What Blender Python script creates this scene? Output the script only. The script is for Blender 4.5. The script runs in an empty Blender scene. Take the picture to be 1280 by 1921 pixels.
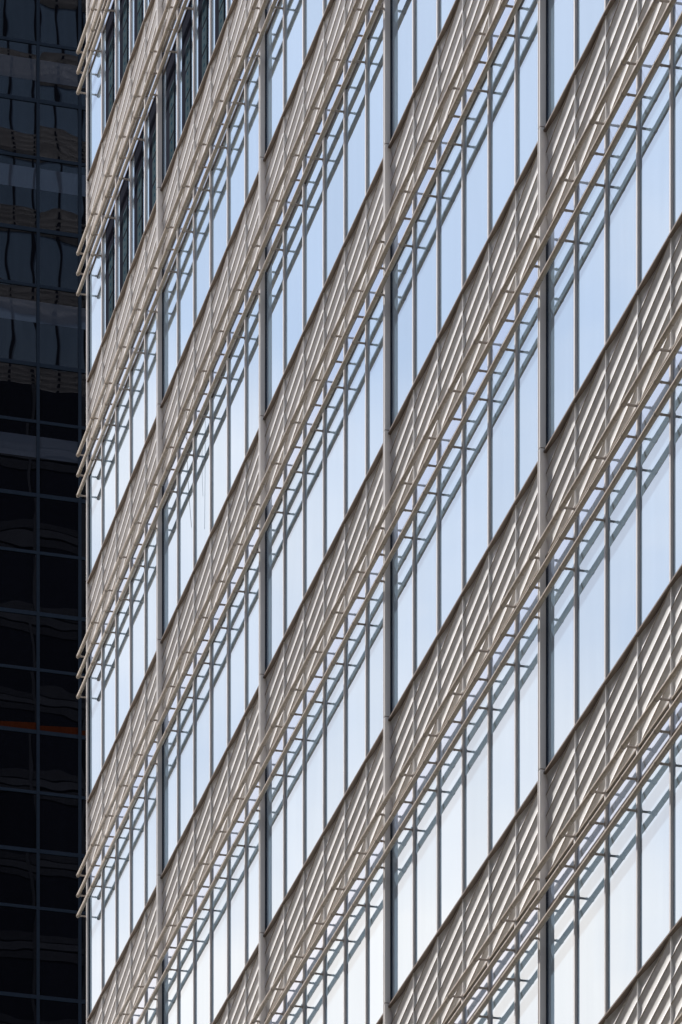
import bpy, math, random
from mathutils import Vector
random.seed(7)
S = bpy.context.scene
COL = S.collection

# ------------------------------------------------------------------ camera
F, YH = 8920.0, 5500.0                 # focal length and horizon row, in pixels of the 1280 x 1921 photograph
cd = bpy.data.cameras.new('camera'); cam = bpy.data.objects.new('camera', cd); COL.objects.link(cam)
cam.location = (0, 0, 1.6); cam.rotation_euler = (math.pi/2, 0, 0)
cd.sensor_fit = 'VERTICAL'; cd.sensor_height = 36; cd.sensor_width = 24
cd.lens = 36*F/1921; cd.shift_y = (YH-960.5)/1921; cd.shift_x = 0
cd.clip_start = 0.5; cd.clip_end = 6000
S.camera = cam

# ------------------------------------------------------------------ sky and sun
ANG = math.radians(14.55); CA, SA = math.cos(ANG), math.sin(ANG); DIST = 17.365
SUN_FAR, SUN_EL = 1.75, 49.5            # along the facade per unit off it; elevation in degrees
_h = Vector((-CA - SA*SUN_FAR, -SA + CA*SUN_FAR, 0)).normalized()
SUN_DIR = Vector((_h.x*math.cos(math.radians(SUN_EL)), _h.y*math.cos(math.radians(SUN_EL)), math.sin(math.radians(SUN_EL))))
W = bpy.data.worlds.new('World'); S.world = W; W.use_nodes = True
wt = W.node_tree; wn, wl = wt.nodes, wt.links; wn.clear()
out = wn.new('ShaderNodeOutputWorld'); bg = wn.new('ShaderNodeBackground')
sky = wn.new('ShaderNodeTexSky'); sky.sky_type = 'NISHITA'; sky.sun_disc = False
sky.sun_elevation = math.radians(SUN_EL); sky.sun_rotation = math.atan2(_h.x, _h.y)
sky.air_density = 1.0; sky.dust_density = 1.2; sky.ozone_density = 1.0
tc = wn.new('ShaderNodeTexCoord'); sep = wn.new('ShaderNodeSeparateXYZ'); wl.new(tc.outputs['Generated'], sep.inputs[0])
mp = wn.new('ShaderNodeMapping'); mp.inputs['Scale'].default_value = (1, 1, 2.2); wl.new(tc.outputs['Generated'], mp.inputs['Vector'])
ns = wn.new('ShaderNodeTexNoise'); ns.inputs['Scale'].default_value = 7.5; ns.inputs['Detail'].default_value = 5; ns.inputs['Roughness'].default_value = .5
wl.new(mp.outputs[0], ns.inputs['Vector'])
# cloud cover grows towards the horizon
el = wn.new('ShaderNodeMapRange'); el.inputs['From Min'].default_value = .37; el.inputs['From Max'].default_value = .53
el.inputs['To Min'].default_value = .98; el.inputs['To Max'].default_value = .0
wl.new(sep.outputs['Z'], el.inputs['Value'])
nr = wn.new('ShaderNodeMapRange'); nr.inputs['From Min'].default_value = .35; nr.inputs['From Max'].default_value = .68
nr.inputs['To Min'].default_value = -.38; nr.inputs['To Max'].default_value = .27; nr.clamp = False
wl.new(ns.outputs['Fac'], nr.inputs['Value'])
ad = wn.new('ShaderNodeMath'); ad.operation = 'ADD'; ad.use_clamp = True
wl.new(el.outputs[0], ad.inputs[0]); wl.new(nr.outputs[0], ad.inputs[1])
mx = wn.new('ShaderNodeMix'); mx.data_type = 'RGBA'
CLOUD = (12.0, 10.55, 9.75, 1)
mx.inputs['B'].default_value = CLOUD
# thin cloud scatters forward: it is brighter towards the sun than away from it
vm = wn.new('ShaderNodeVectorMath'); vm.operation = 'DOT_PRODUCT'; vm.inputs[1].default_value = SUN_DIR
wl.new(tc.outputs['Generated'], vm.inputs[0])
sc = wn.new('ShaderNodeMapRange'); sc.inputs['From Min'].default_value = -.6; sc.inputs['From Max'].default_value = .75
sc.inputs['To Min'].default_value = .50; sc.inputs['To Max'].default_value = 1.0; wl.new(vm.outputs['Value'], sc.inputs['Value'])
cc = wn.new('ShaderNodeVectorMath'); cc.operation = 'SCALE'; cc.inputs[0].default_value = CLOUD[:3]
wl.new(sc.outputs[0], cc.inputs['Scale']); wl.new(cc.outputs[0], mx.inputs['B'])
wl.new(ad.outputs[0], mx.inputs['Factor']); wl.new(sky.outputs[0], mx.inputs['A'])
wl.new(mx.outputs['Result'], bg.inputs['Color']); bg.inputs['Strength'].default_value = 0.096
wl.new(bg.outputs[0], out.inputs['Surface'])

sd = bpy.data.lights.new('sun', 'SUN'); sd.energy = 5.0; sd.angle = math.radians(.53); sd.color = (1, .975, .945)
so = bpy.data.objects.new('sun', sd); COL.objects.link(so); so.location = (0, 0, 250)
so.rotation_euler = SUN_DIR.to_track_quat('Z', 'Y').to_euler()
S.view_settings.view_transform = 'Standard'; S.view_settings.look = 'None'
S.view_settings.exposure = 0.5; S.view_settings.gamma = 1; S.view_settings.use_curve_mapping = False

# ------------------------------------------------------------------ helpers
def W3(u, n, z):
    """u: metres along the facade away from the camera, n: metres out of it, z: metres above eye level"""
    return Vector(((DIST-n)*CA - u*SA, (DIST-n)*SA + u*CA, z+1.6))
def proj(u, n, z):
    p = W3(u, n, z); return 640+F*p.x/p.y, YH-F*(p.z-1.6)/p.y
def u_at(x, n):
    t = (x-640)/F; return (DIST-n)*(CA-t*SA)/(SA+t*CA)
ROTZ = math.atan2(-CA, SA)             # local x = -u (towards the camera)...
# frame of the facade: local X points to the camera end (-u), local Y inwards (-n), local Z up
from mathutils import Matrix
FR = Matrix(((SA, CA, 0, 0), (-CA, SA, 0, 0), (0, 0, 1, 0), (0, 0, 0, 1)))
RZ = FR.to_euler().z

class MB:
    """collects faces in local facade axes: (a towards the camera, n out, z up)"""
    def __init__(s): s.v, s.f, s.m, s.sm = [], [], [], []
    def face(s, pts, mi=0, smooth=False):
        b = len(s.v); s.v += [(p[0], -p[1], p[2]) for p in pts]
        s.f.append(tuple(range(b, b+len(pts)))); s.m.append(mi); s.sm.append(smooth)
    def box(s, a0, a1, n0, n1, z0, z1, mi=0, bev=0.0):
        if bev > 0:                    # chamfer the two outer vertical edges
            prof = [(a0, n0), (a0, n1-bev), (a0+bev, n1), (a1-bev, n1), (a1, n1-bev), (a1, n0)]
        else:
            prof = [(a0, n0), (a0, n1), (a1, n1), (a1, n0)]
        k = len(prof)
        for i in range(k):
            p, q = prof[i], prof[(i+1) % k]
            s.face([(p[0], p[1], z0), (q[0], q[1], z0), (q[0], q[1], z1), (p[0], p[1], z1)], mi)
        s.face([(p[0], p[1], z1) for p in prof], mi); s.face([(p[0], p[1], z0) for p in prof][::-1], mi)
    def tube(s, p, q, r, seg=12, mi=0, caps=True, dome=0):
        p, q = Vector(p), Vector(q); d = (q-p).normalized()
        x = d.orthogonal().normalized(); y = d.cross(x)
        rings = [(p, r), (q, r)]
        if dome: rings = [(p-d*r*.55, r*.35), (p-d*r*.35, r*.75), (p, r)] + [(q, r)]
        R = [[c+(x*math.cos(2*math.pi*i/seg)+y*math.sin(2*math.pi*i/seg))*rr for i in range(seg)] for c, rr in rings]
        for a, b in zip(R, R[1:]):
            for i in range(seg):
                j = (i+1) % seg; s.face([a[i], b[i], b[j], a[j]], mi, True)
        if caps: s.face(R[0], mi); s.face(R[-1][::-1], mi)
    def mesh(s, name, mats, merge=True):
        me = bpy.data.meshes.new(name); me.from_pydata(s.v, [], s.f)
        for m in (mats if isinstance(mats, (list, tuple)) else [mats]): me.materials.append(m)
        me.polygons.foreach_set('material_index', s.m); me.polygons.foreach_set('use_smooth', s.sm)
        if merge:
            import bmesh
            bm = bmesh.new(); bm.from_mesh(me); bmesh.ops.remove_doubles(bm, verts=bm.verts, dist=1e-5)
            bmesh.ops.recalc_face_normals(bm, faces=bm.faces); bm.to_mesh(me); bm.free()
            if any(s.sm): me.set_sharp_from_angle(angle=math.radians(50))
        me.update(); return me

def put(name, me, parent=None, u=0, n=0, z=0, frame=True):
    o = bpy.data.objects.new(name, me); COL.objects.link(o)
    o.rotation_euler = (0, 0, RZ) if frame else (0, 0, 0); o.location = W3(u, n, z)
    if parent:
        p = parent
        M = Matrix.Translation(o.location) @ o.rotation_euler.to_matrix().to_4x4()
        L = WM[p.name].inverted() @ M
        o.parent = p; o.matrix_local = L; WM[o.name] = M
    else:
        WM[o.name] = Matrix.Translation(o.location) @ o.rotation_euler.to_matrix().to_4x4()
    return o
WM = {}
def thing(name, label, cat, loc):
    o = bpy.data.objects.new(name, None); COL.objects.link(o); o.location = loc; o.empty_display_size = 2
    o['label'] = label; o['category'] = cat; WM[o.name] = Matrix.Translation(loc); return o

# ------------------------------------------------------------------ materials
def mat(name):
    m = bpy.data.materials.new(name); m.use_nodes = True
    t = m.node_tree; return m, t.nodes, t.links, t.nodes['Principled BSDF']
def ramp(n, l, src, lo, hi, c0, c1):
    r = n.new('ShaderNodeMapRange'); r.inputs['From Min'].default_value = lo; r.inputs['From Max'].default_value = hi
    l.new(src, r.inputs['Value'])
    m = n.new('ShaderNodeMix'); m.data_type = 'RGBA'; m.inputs['A'].default_value = (*c0, 1); m.inputs['B'].default_value = (*c1, 1)
    l.new(r.outputs[0], m.inputs['Factor']); return m.outputs['Result']
def metal(name, col, metallic, rough, var=.06, streak=True):
    m, n, l, p = mat(name)
    tc = n.new('ShaderNodeTexCoord'); oi = n.new('ShaderNodeObjectInfo')
    mp = n.new('ShaderNodeMapping'); mp.inputs['Scale'].default_value = (9, 9, 1.6)
    g = n.new('ShaderNodeNewGeometry'); l.new(g.outputs['Position'], mp.inputs['Vector'])
    ns = n.new('ShaderNodeTexNoise'); ns.inputs['Scale'].default_value = 1.3; ns.inputs['Detail'].default_value = 4
    l.new(mp.outputs[0], ns.inputs['Vector'])
    a = n.new('ShaderNodeMath'); a.operation = 'MULTIPLY_ADD'; a.inputs[1].default_value = .35
    l.new(oi.outputs['Random'], a.inputs[0]); l.new(ns.outputs['Fac'], a.inputs[2])
    c = ramp(n, l, a.outputs[0], .3, 1.0, [x*(1-var) for x in col], [min(1, x*(1+var)) for x in col])
    l.new(c, p.inputs['Base Color']); p.inputs['Metallic'].default_value = metallic
    rr = n.new('ShaderNodeMapRange'); rr.inputs['To Min'].default_value = rough-.05; rr.inputs['To Max'].default_value = rough+.08
    l.new(ns.outputs['Fac'], rr.inputs['Value']); l.new(rr.outputs[0], p.inputs['Roughness'])
    return m
M_SPAN = metal('champagne_cladding', (.84, .83, .805), .0, .30, .11)
M_RAIL = metal('champagne_tube', (.47, .39, .295), .0, .27, .06)
M_BRK = metal('champagne_bracket', (.38, .33, .29), .0, .6, .05)
M_FIN = metal('pale_anodised_fin', (.78, .75, .72), .0, .36, .05)
M_MUL = metal('pale_mullion', (.74, .70, .67), .0, .38, .06)
M_CAP = metal('bronze_soffit', (.17, .125, .09), .3, .42, .10)
M_LIP = metal('shaded_fold_edge', (.34, .28, .22), .0, .5, .1)  # darker than the panel: the gap shade under each lip is put into colour
M_DARK = metal('dark_gasket', (.022, .024, .034), .0, .6, .2)
def matte(m, v=0):                     # no sheen at all: swap the surface for a plain diffuse one
    n, l = m.node_tree.nodes, m.node_tree.links; p = n['Principled BSDF']; d = n.new('ShaderNodeBsdfDiffuse')
    l.new(p.inputs['Base Color'].links[0].from_socket, d.inputs['Color']); l.new(d.outputs[0], n['Material Output'].inputs['Surface']); return m
matte(M_DARK)

M_SEAL = matte(metal('grey_seal', (.06, .065, .085), .0, .6, .1))
def glass(name, tint, fac_lo, fac_hi, base, wave=.0, wscale=1.0, rough=.0, rand=.03):
    """coated facade glass: mirror coat over a dark body, a little uneven"""
    m, n, l, p = mat(name); n.remove(p); o = n['Material Output']
    g = n.new('ShaderNodeNewGeometry'); oi = n.new('ShaderNodeObjectInfo')
    di = n.new('ShaderNodeBsdfDiffuse'); di.inputs['Color'].default_value = (*base, 1)
    gl = n.new('ShaderNodeBsdfGlossy'); gl.inputs['Roughness'].default_value = rough
    hi = [min(1, x*(1+rand)) for x in tint]; lo = [x*(1-rand) for x in tint]
    mpd = n.new('ShaderNodeMapping'); mpd.inputs['Scale'].default_value = (3, 3, .35); l.new(g.outputs['Position'], mpd.inputs['Vector'])
    nd = n.new('ShaderNodeTexNoise'); nd.inputs['Scale'].default_value = 1.2; nd.inputs['Detail'].default_value = 5; l.new(mpd.outputs[0], nd.inputs['Vector'])
    av = n.new('ShaderNodeMath'); av.operation = 'ADD'; l.new(oi.outputs['Random'], av.inputs[0]); l.new(nd.outputs['Fac'], av.inputs[1])
    c = ramp(n, l, av.outputs[0], .3, 1.5, lo, hi); l.new(c, gl.inputs['Color'])
    lw = n.new('ShaderNodeLayerWeight'); lw.inputs['Blend'].default_value = .5
    mr = n.new('ShaderNodeMapRange'); mr.inputs['To Min'].default_value = fac_lo; mr.inputs['To Max'].default_value = fac_hi
    l.new(lw.outputs['Facing'], mr.inputs['Value'])
    mx = n.new('ShaderNodeMixShader'); l.new(mr.outputs[0], mx.inputs[0]); l.new(di.outputs[0], mx.inputs[1]); l.new(gl.outputs[0], mx.inputs[2])
    l.new(mx.outputs[0], o.inputs['Surface'])
    if wave:
        mp = n.new('ShaderNodeMapping'); l.new(g.outputs['Position'], mp.inputs['Vector'])
        cmb = n.new('ShaderNodeCombineXYZ'); mm = n.new('ShaderNodeMath'); mm.operation = 'MULTIPLY'; mm.inputs[1].default_value = 90
        l.new(oi.outputs['Random'], mm.inputs[0]); l.new(mm.outputs[0], cmb.inputs[0]); l.new(mm.outputs[0], cmb.inputs[2])
        l.new(cmb.outputs[0], mp.inputs['Location'])
        nw = n.new('ShaderNodeTexNoise'); nw.inputs['Scale'].default_value = wscale; nw.inputs['Detail'].default_value = 2.0; nw.inputs['Roughness'].default_value = .3
        l.new(mp.outputs[0], nw.inputs['Vector'])
        b = n.new('ShaderNodeBump'); b.inputs['Strength'].default_value = 1; b.inputs['Distance'].default_value = wave
        l.new(nw.outputs['Fac'], b.inputs['Height']); l.new(b.outputs[0], gl.inputs['Normal'])
    return m
M_GLASS = glass('coated_blue_glass', (.76, .86, .93), .28, .76, (.29, .42, .55), wave=.0016, wscale=.8, rand=.05)
M_TRANS = glass('pale_transom_glass', (.75, .82, .91), .28, .76, (.28, .36, .50), wave=.0012, wscale=.9, rand=.02)
M_NAVY = glass('dark_navy_glass', (.62, .66, .78), .035, .055, (.0012, .0016, .003), wave=.0075, wscale=.36, rand=.25)
M_FRAME2 = metal('slate_blue_frame', (.017, .026, .042), .0, .6, .1); matte(M_FRAME2, .1)
M_TEAL = matte(metal('dull_teal_panel', (.050, .074, .088), .0, .5, .25), .15)
M_DOT = matte(metal('deep_teal_dot', (.010, .045, .075), .0, .5, .1))
M_ORANGE = metal('orange_sheet', (.034, .009, .004), .0, .6, .25); matte(M_ORANGE)
M_CABLE = metal('black_cable', (.015, .015, .018), .0, .5, .1)
M_BLIND = glass('slate_blind_glass', (.62, .66, .78), .035, .055, (.028, .037, .056), wave=.0075, wscale=.36, rand=.2)
M_LIT = metal('end_wall_cladding', (.62, .61, .60), .2, .45, .05)
M_WING = metal('slate_band', (.055, .06, .075), .0, .5, .3)

def flat(name, c0, c1, scale, rough):
    m, n, l, p = mat(name)
    g = n.new('ShaderNodeNewGeometry'); ns = n.new('ShaderNodeTexNoise'); ns.inputs['Scale'].default_value = scale; ns.inputs['Detail'].default_value = 6
    l.new(g.outputs['Position'], ns.inputs['Vector']); l.new(ramp(n, l, ns.outputs['Fac'], .3, .7, c0, c1), p.inputs['Base Color'])
    p.inputs['Roughness'].default_value = rough; return m
M_GROUND = flat('concrete_ground', (.30, .285, .26), (.40, .38, .345), .4, .9)
M_ROAD = flat('asphalt', (.045, .045, .047), (.065, .064, .064), 3, .9)
M_KERB = flat('kerb_stone', (.30, .29, .27), (.38, .36, .33), 2, .85)

# ------------------------------------------------------------------ setting at street level (below the frame)
def sheet(name, pts, z, m):
    me = bpy.data.meshes.new(name); me.from_pydata([(p[0], p[1], z) for p in pts], [], [tuple(range(len(pts)))]); me.materials.append(m)
    o = bpy.data.objects.new(name, me); COL.objects.link(o); o['kind'] = 'structure'; return o
sheet('ground', [(-3000, -3000), (3000, -3000), (3000, 3000), (-3000, 3000)], 0, M_GROUND)
def strip(n0, n1, z, name, m, u0=-200, u1=150):
    return sheet(name, [W3(u0, n0, 0).xy, W3(u1, n0, 0).xy, W3(u1, n1, 0).xy, W3(u0, n1, 0).xy], z, m)
strip(5.0, 15.0, .004, 'road', M_ROAD)
k = MB(); k.box(-150, 200, 4.7, 4.99, -1.6, -1.46); ko = put('kerb', k.mesh('kerb', M_KERB)); ko['kind'] = 'structure'

# ------------------------------------------------------------------ the facade
CAP = [22.93+4*i for i in range(6)]            # ledge tops, metres above eye level: 22.93 ... 42.93
CAP += [CAP[-1]+3.68*i for i in (1, 2, 3, 4)]  # the storeys above are lower
CAP = [18.93] + CAP
MOD, FINW = 1.2233, .08
FINU = [41.84, 49.26, 56.68, 64.10, 71.52, 78.94, 85.19]      # near edge of every fin
SPB = 1.35                                     # spandrel depth under the ledge
PITCH, GR = .262, .037
XM, YM = 330, 420                              # margin kept outside the frame, px
def seen(u, z0, z1, mx=XM, my=YM):
    x, y0 = proj(u, 0, z0); y1 = proj(u, 0, z1)[1]
    return -mx < x < 1280+mx and y1 < 1921+my and y0 > -my

tower = thing('office_tower', 'tall pale office tower with slanting ribbed metal bands, tube rails and sky reflecting windows', 'office tower', W3(85.2, 0, -1.6))

# -- ribbed panel: concave flutes that climb one pitch towards the camera end
def flute(t):                                   # t 0..1 upwards inside one flute -> n
    return .022 - GR*4*t*(1-t)
def spandrel_mesh(w):
    b = MB(); top, bot = -.062, -SPB
    SEG = 9
    def clip(poly, zc, keep_below):
        res = []
        for i in range(len(poly)):
            p, q = poly[i], poly[(i+1) % len(poly)]
            pi = (p[2] <= zc+1e-9) if keep_below else (p[2] >= zc-1e-9); qi = (q[2] <= zc+1e-9) if keep_below else (q[2] >= zc-1e-9)
            if pi: res.append(p)
            if pi != qi:
                k = (zc-p[2])/(q[2]-p[2]); res.append(tuple(p[j]+(q[j]-p[j])*k for j in range(3)))
        return res
    a0, a1 = .006, w-.006
    for r in range(-7, 2):
        rows = [(flute(i/SEG), i/SEG) for i in range(SEG+1)]
        rows[-1] = (.0125, 1.0)
        rows.append((.022, 1.0))               # the flute above overlaps with a small lip
        for (n0, t0), (n1, t1) in zip(rows, rows[1:]):
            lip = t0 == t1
            z = lambda a, t: (r+t)*PITCH + PITCH*(a/w) - .062
            poly = [(a0, n0, z(a0, t0)), (a1, n0, z(a1, t0)), (a1, n1, z(a1, t1)), (a0, n1, z(a0, t1))]
            poly = clip(poly, top, True)
            if len(poly) > 2: poly = clip(poly, bot, False)
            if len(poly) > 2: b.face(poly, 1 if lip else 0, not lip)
    b.box(0.012, w-.012, -.06, -.045, bot, top)      # closed back
    b.box(0.0, w, -.03, .026, bot-.018, bot-.001, 1)      # folded bottom edge
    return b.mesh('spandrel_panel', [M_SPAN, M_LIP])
SPM = spandrel_mesh(MOD)
b = MB(); b.box(.002, MOD-.004, -.02, .050, -.056, -.034, 0); b.box(.004, MOD-.006, -.02, .044, -.064, -.0565, 0)
LEDGE = b.mesh('ledge', M_CAP)
def bar_mesh(name, a0, a1, n0, n1, h, m, bev=0.0, z0=0.0):
    b = MB(); b.box(a0, a1, n0, n1, z0, h, 0, bev); return b.mesh(name, m)
MESH = {}
def cached(key, fn):
    if key not in MESH: MESH[key] = fn()
    return MESH[key]
def pane_mesh(name, w, h, m):
    b = MB(); b.face([(0.0, 0, 0), (w, 0, 0), (w, 0, h), (0.0, 0, h)]); b.face([(0, -.012, 0), (w, -.012, 0), (w, -.012, h), (0, -.012, h)])
    return b.mesh(name, m, merge=False)
def vent_mesh(h):
    w = .66
    b = MB(); b.box(0, w, .002, .014, 0, h, 0)
    return b.mesh('vent', M_DARK)
def vent_panel_mesh():
    b = MB(); w, h = .34, .40
    c = [(0, .03), (.03, 0), (w, 0), (w, h), (.03, h), (0, h-.03)]
    b.face([(x, .020, z) for x, z in c], 0); k = len(c)
    for i in range(k):
        p, q = c[i], c[(i+1) % k]; b.face([(p[0], .0145, p[1]), (q[0], .0145, q[1]), (q[0], .020, q[1]), (p[0], .020, p[1])], 0)
    for zc in (.07, .20, .33):
        b.face([(.17+.045*math.cos(t), .022, zc+.024*math.sin(t)) for t in [i*math.pi/4 for i in range(8)]], 1)
    return b.mesh('vent_panel', [M_TEAL, M_DOT], merge=False)
VP = vent_panel_mesh()

TR = .39                                        # transom pane height
cols = []                                       # (u of far edge, bay, index from the fin)
for bi in range(len(FINU)-1):
    near_next = FINU[bi+1]                      # near edge of the fin at the far end of this bay
    near = FINU[bi] + FINW                      # far face of the fin at the near end
    cnt = 6 if bi < 5 else 5
    for j in range(cnt):
        cols.append((near_next - j*MOD, bi, j, cnt))
count = dict(pane=0)
for ri in range(len(CAP)):
    zc = CAP[ri]; znext = CAP[ri+1] if ri+1 < len(CAP) else zc+3.68
    for (u, bi, j, cnt) in cols:
        # u: far edge; panel spans u-MOD .. u
        um = u-MOD/2
        gz0, gz1 = zc-.034, znext-SPB-.019      # glass from the ledge to the next spandrel
        if seen(um, zc-SPB, zc):
            put('spandrel_panel', SPM, tower, u, 0, zc)
            put('ledge', LEDGE, tower, u, 0, zc)
        if seen(um, gz0, gz1):
            hp = gz1-gz0-TR-.03
            put('pane', cached(('p', round(hp, 3)), lambda: pane_mesh('pane', MOD-.004, hp, M_GLASS)), tower, u-.002, 0, gz0); count['pane'] += 1
            put('transom_pane', cached('tp', lambda: pane_mesh('transom_pane', MOD-.004, TR, M_TRANS)), tower, u-.002, 0, gz1-TR)
            put('transom', cached('tr', lambda: bar_mesh('transom', .03, MOD-.03, -.01, .016, .028, M_CAP)), tower, u, 0, gz1-TR-.029)
            gc = (bi == 5 and j > 0) or (bi == 4 and j < 5)   # panes with the tall dark vents behind the corner pane
            if ri >= 7 and gc:
                v = put('vent', cached(('v', round(hp, 3)), lambda: vent_mesh(hp-.02)), tower, u-.30, 0, gz0+.01)
                z = gz0+.04
                while z+.40 < gz0+hp-.35:
                    put('vent_panel', VP, v, u-.30-.30, 0, z); z += .448
        # mullion: glass zone bar and a thin plate between the ribbed panels (the near edge of the panel)
        if j < cnt-1 and seen(u-MOD, zc-SPB, znext):
            uj = u-MOD
            h = gz1-gz0+.02
            mo = put('mullion', cached(('m', round(h, 3)), lambda: bar_mesh('mullion', -.026, .026, -.01, .030, h, M_MUL, .004)), tower, uj, 0, zc-.001)
            put('joint_plate', cached('jp', lambda: bar_mesh('joint_plate', -.005, .005, -.03, .0225, SPB-.064, M_SPAN)), mo, uj, 0, zc-SPB)
    # fins, one length per storey
    for fi, uf in enumerate(FINU):
        if not seen(uf, zc-.5, znext): continue
        h = znext-zc-.014
        wf, fd = (FINW, .100) if fi < 6 else (.06, .052)
        def fin():
            b = MB()
            b.box(0, wf-.050, .018, fd, 0, h, 0, .003); b.box(wf-.042, wf, .018, fd-.006, 0, h, 0, .003)
            b.box(wf-.052, wf-.040, .018, fd-.022, 0, h, 1)
            b.box(.008, wf-.008, -.05, .0175, -.014, h-SPB-.02, 1)
            b.box(.004, wf-.004, -.05, .0175, h-SPB-.018, h, 0)
            return b.mesh('fin', [M_FIN, M_SEAL])
        fo = put('fin', cached(('f', round(h, 3), wf), fin), tower, uf+wf, 0, zc+.010)
        put('fin_joint', cached(('fj', wf), lambda: bar_mesh('fin_joint', .003, wf-.003, .018, fd-.010, .010, M_CAP)), fo, uf+wf, 0, zc-.003)

# -- rails: three tubes in front of the windows under every spandrel, on brackets at each mullion
RN, RR = .19, .0325
brks = []
def bracket_mesh():
    b = MB(); seg = 8
    b.tube((0, .035, 0), (0, RN-.02, 0), .0145, seg)
    b.tube((0, .0, 0), (0, .036, 0), .010, seg)
    b.box(-.018, .018, .028, .036, -.026, .026)           # foot on the mullion
    b.tube((-.010, RN, 0), (.010, RN, 0), .037, 12)       # collar round the tube
    b.tube((0, .125, -.0), (0, .14, 0), .019, seg)
    return b.mesh('bracket', M_BRK)
BRK = bracket_mesh()
u_end = u_at(146.5, RN)
for ri in range(len(CAP)):
    zc = CAP[ri]
    for q, dz in enumerate((-1.36, -1.73, -2.10)):
        for bi in range(len(FINU)-1):
            un, uf = FINU[bi]+.03, FINU[bi+1]+.03
            if bi == 5: uf = u_end
            if not (seen(un, zc+dz-.1, zc+dz) or seen(uf, zc+dz-.1, zc+dz) or seen((un+uf)/2, zc+dz-.1, zc+dz)): continue
            L = uf-un
            sag = 0
            b_ = cached(('r', bi == 5), lambda: None)
            def rail():
                b = MB(); b.tube((0, 0, 0), (L, 0, 0), RR, 16, dome=(bi == 5)); return b.mesh('rail', M_RAIL)
            if MESH[('r', bi == 5)] is None: MESH[('r', bi == 5)] = rail()
            ro = put('rail', MESH[('r', bi == 5)], tower, uf, RN, zc+dz)
            cnt = 6 if bi < 5 else 5
            us = [FINU[bi+1]-(j+1)*MOD for j in range(cnt-1)] + [FINU[bi]+.035]
            if bi == 5: us.append(u_end-.03)
            for ub in us:
                if seen(ub, zc+dz-.1, zc+dz, 250, 250):
                    x, y = proj(ub, RN, zc+dz)
                    inside = 0 < x < 1280 and 0 < y < 1921
                    brks.append(((0 if inside else 1, ub), ub, zc+dz, ro))
brks.sort(key=lambda t: t[0])
for _, ub, z, ro in brks[:300]:
    put('bracket', BRK, ro, ub, 0, z)
rest = MB()
base = [tuple(v.co) for v in BRK.vertices]; fb = [tuple(p.vertices) for p in BRK.polygons]
U0, Z0 = 60.0, 30.0
vv, ff = [], []
for _, ub, z, ro in brks[300:]:
    k0 = len(vv); vv += [(x+(U0-ub), y, zz+(z-Z0)) for x, y, zz in base]; ff += [tuple(i+k0 for i in t) for t in fb]
me = bpy.data.meshes.new('bracket_row'); me.from_pydata(vv, [], ff); me.materials.append(M_BRK)
br = put('bracket_row', me, tower, U0, 0, Z0); br['kind'] = 'stuff'
print('panes', count, 'brackets', len(brks))

# -- body of the tower and its end wall (seen only as a reflection in the dark tower)
H = 190.0; DEEP = 34.0
b = MB(); b.box(-85.10, 60, -DEEP, -.10, -1.6, H)
put('core_wall', b.mesh('core_wall', M_DARK), tower, 0, 0, 0)
b = MB()                                           # plain storeys outside the picture
EU = 85.16
zs = []
z = 2.93
while z < H-4: zs.append(z); z += 4.0
# end wall, facing away from the camera: windows, ribbed bands, mullions, rails (a = -u)
b2 = MB(); b2.face([(-EU, -DEEP, -1.6), (-EU, -.1, -1.6), (-EU, -.1, H), (-EU, -DEEP, H)])
ew = put('end_glazing', b2.mesh('end_glazing', M_GLASS, merge=False), tower, 0, 0, 0)
b3 = MB()
for z in zs:
    for r in range(5):
        z1 = z-r*.27; z0 = z1-.27
        zm = z1-.10
        b3.face([(-EU-.03, -DEEP, z1), (-EU-.03, 0, z1), (-EU-.20, 0, zm), (-EU-.20, -DEEP, zm)])
        b3.face([(-EU-.20, -DEEP, zm), (-EU-.20, 0, zm), (-EU-.03, 0, z0), (-EU-.03, -DEEP, z0)])
put('end_cladding', b3.mesh('end_cladding', M_LIT, merge=False), tower, 0, 0, 0)['kind'] = 'stuff'
b4 = MB(); nn = -1.24
while nn > -DEEP:
    b4.box(-EU-.13, -EU-.01, nn-.05, nn+.05, -1.6, H); nn -= 1.237
b5 = MB(); b5.box(-96, -85.4, -40, -4, -1.6, 124)  # added wing, hidden from the camera; darkens the dark tower's lower reflections
put('added_wing', b5.mesh('added_wing', M_DARK), tower, 0, 0, 0)
b6 = MB()
for i_ in range(31):
    for w_ in range(3): b6.face([(-96.05-.1*(w_ % 2), -40, 4*i_+.45*w_), (-96.05-.1*(w_ % 2), -4, 4*i_+.45*w_), (-96.12, -4, 4*i_+.45*w_+.36), (-96.12, -40, 4*i_+.45*w_+.36)])
for i_ in range(14): b6.box(-96.16, -96.0, -4.2-2.47*i_, -4.05-2.47*i_, -1.6, 124)
put('added_wing_bands', b6.mesh('added_wing_bands', M_WING, merge=False), tower, 0, 0, 0)['kind'] = 'stuff'
put('end_mullions', b4.mesh('end_mullions', M_DARK, merge=False), tower, 0, 0, 0)['kind'] = 'stuff'

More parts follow.
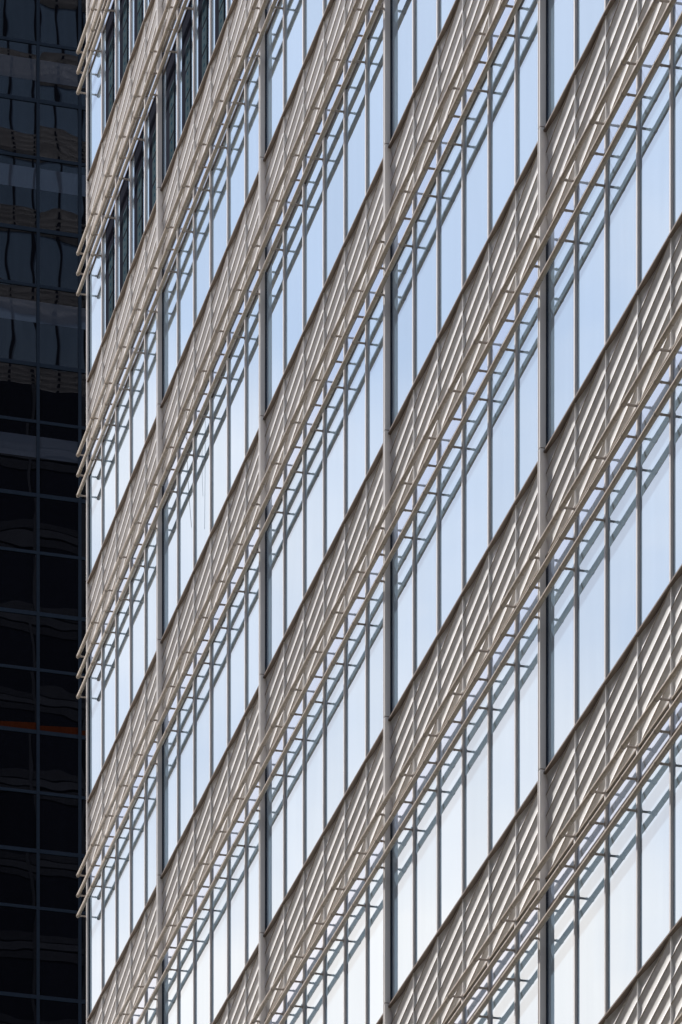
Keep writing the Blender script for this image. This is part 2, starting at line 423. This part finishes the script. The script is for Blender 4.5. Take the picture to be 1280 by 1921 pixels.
# ------------------------------------------------------------------ unseen block added across the street to dim sky light and bounce warmth
M_BRICK = flat('sandy_brick', (.38, .335, .28), (.48, .425, .36), 1.2, .85)
M_BWIN = glass('dark_window_glass', (.7, .72, .75), .08, .5, (.01, .012, .015))
opp = thing('sky_screen_block', 'unseen sandy block with dark windows, added across the street to screen sky light', 'office block', W3(20, 40, -1.6))
b = MB(); b.box(-145, 120, 36, 62, -1.6, 58); put('wall', b.mesh('wall', M_BRICK), opp, 0, 0, 0)
b = MB(); b.box(-145.4, 120.4, 35.6, 62.4, 58, 59.2); put('parapet', b.mesh('parapet', M_KERB), opp, 0, 0, 0)
b = MB()
for zi in range(13):
    for k_ in range(74):
        a = -143+k_*3.55; z_ = 3+zi*4.1
        b.face([(a, 35.95, z_), (a+2.0, 35.95, z_), (a+2.0, 35.95, z_+2.2), (a, 35.95, z_+2.2)])
put('window_rows', b.mesh('window_rows', M_BWIN, merge=False), opp, 0, 0, 0)['kind'] = 'stuff'

# ------------------------------------------------------------------ the dark tower behind the corner
U2 = 162.0
dark = thing('dark_glass_tower', 'dark navy glass tower standing in shade behind the corner of the pale tower', 'glass tower', W3(U2, -12, -1.6))
def n2(x):
    t = (x-640)/F; return DIST - U2*(SA+t*CA)/(CA-t*SA)
def Y2(n): return W3(U2, n, 0).y
xs0 = 71.5; nA = n2(71.5); stepn = n2(71.5)-n2(149.8)          # columns of panes
ncols = [nA + k*stepn for k in range(-12, 10)]
rows_px = [-560, -425, -318, -175, -60, 82, 190, 297, 432.5, 537, 685, 792, 930, 1037.5, 1152, 1257, 1374, 1487.5, 1597, 1704, 1871, 1985, 2100, 2230, 2340]
zr = [(YH-y)/F*Y2(nA) for y in rows_px]
b = MB(); b.box(0, 30, ncols[0], ncols[-1], -1.6-0, 230)
# body: local a runs away from the camera side, so it sits behind the glass
bb = MB(); bb.box(-30, -.12, ncols[0], ncols[-1], -1.6, 230)
put('tower_core', bb.mesh('tower_core', M_DARK), dark, U2, 0, 0)
lowb = MB(); lowb.face([(-.1, ncols[0], -1.6), (-.1, ncols[-1], -1.6), (-.1, ncols[-1], 230), (-.1, ncols[0], 230)])
put('curtain_wall', lowb.mesh('curtain_wall', M_NAVY, merge=False), dark, U2, 0, 0)
def pane2(w, h):
    b = MB(); b.face([(0, 0, 0), (0, w, 0), (0, w, h), (0, 0, h)]); b.face([(-.03, 0, 0), (-.03, w, 0), (-.03, w, h), (-.03, 0, h)]); return b.mesh('tower_pane', M_NAVY, merge=False)
vis = [n for n in ncols if -420 < (640+F*W3(U2, n, 0).x/W3(U2, n, 0).y) < 330]
PX = Y2(nA)/F
for i in range(len(zr)-1):
    z1, z0 = zr[i], zr[i+1]
    for n in vis:
        h = z1-z0-.10
        put('tower_pane', cached(('t', round(h, 2)), lambda: pane2(stepn-.10, h)), dark, U2, n+.05, z0+.05)
for n in vis + [vis[-1]+stepn]:
    b = MB(); b.box(-.05, .045, -.055, .055, zr[-1], zr[0]); put('tower_mullion', cached('tm', lambda: b.mesh('tower_mullion', M_FRAME2)), dark, U2, n, 0)
for i, z in enumerate(zr):
    thick = .05 if i % 2 else .065
    b = MB(); b.box(-.05, .035, vis[0], vis[-1]+stepn, -thick, thick); put('tower_transom', cached(('tt', thick), lambda: b.mesh('tower_transom', M_FRAME2)), dark, U2, 0, z)
# pale blinds drawn a little way down behind some rows
for ye in (-95, 152, 356, 606, 859):
    ze = (YH-ye)/F*Y2(nA); hb = 40/F*Y2(nA)
    for n in vis:
        b = MB(); b.face([(.003, .06, 0), (.003, stepn-.06, 0), (.003, stepn-.06, hb), (.003, .06, hb)])
        put('blind', cached('bl', lambda: b.mesh('blind', M_BLIND, merge=False)), dark, U2, n, ze)
# orange sheet lying along the sill of one row of panes
zo = (YH-1374)/F*Y2(nA)
for n in vis:
    b = MB(); b.face([(.004, .06, .07), (.004, stepn-.06, .07), (.004, stepn-.06, .24), (.004, .06, .33)])
    put('orange_sill_sheet', cached('os', lambda: b.mesh('orange_sill_sheet', M_ORANGE, merge=False)), dark, U2, n, zo)

# ------------------------------------------------------------------ loose cables hanging over the windows
def cable(name, pts, r, label):
    b = MB()
    P = [Vector(p) for p in pts]
    fine = []
    for i in range(len(P)-1):
        p0 = P[max(i-1, 0)]; p1 = P[i]; p2 = P[i+1]; p3 = P[min(i+2, len(P)-1)]
        for k in range(6):
            t = k/6; fine.append(.5*((2*p1)+(-p0+p2)*t+(2*p0-5*p1+4*p2-p3)*t*t+(-p0+3*p1-3*p2+p3)*t**3))
    fine.append(P[-1])
    for p, q in zip(fine, fine[1:]): b.tube(p, q, r, 6)
    o = put(name, b.mesh(name, M_CABLE), None, uc, 0, zcab); o['label'] = label; o['category'] = 'cable'; o['group'] = 'loose cables hanging from the rails'
uc = u_at(350, .16); zcab = (YH-772)/F*W3(uc, .16, 0).y
cable('cable', [(0, .16, 0), (.01, .155, -.4), (.03, .15, -.9), (.08, .135, -1.4), (.16, .11, -1.98)], .0035, 'longer thin black cable hanging from a top rail over the windows')
cable('cable', [(.01, .185, -.42), (.09, .09, -.62), (.18, .065, -.9), (.17, .07, -1.2), (.15, .085, -1.44)], .003, 'shorter thin black cable hanging just right of the longer cable over the windows')
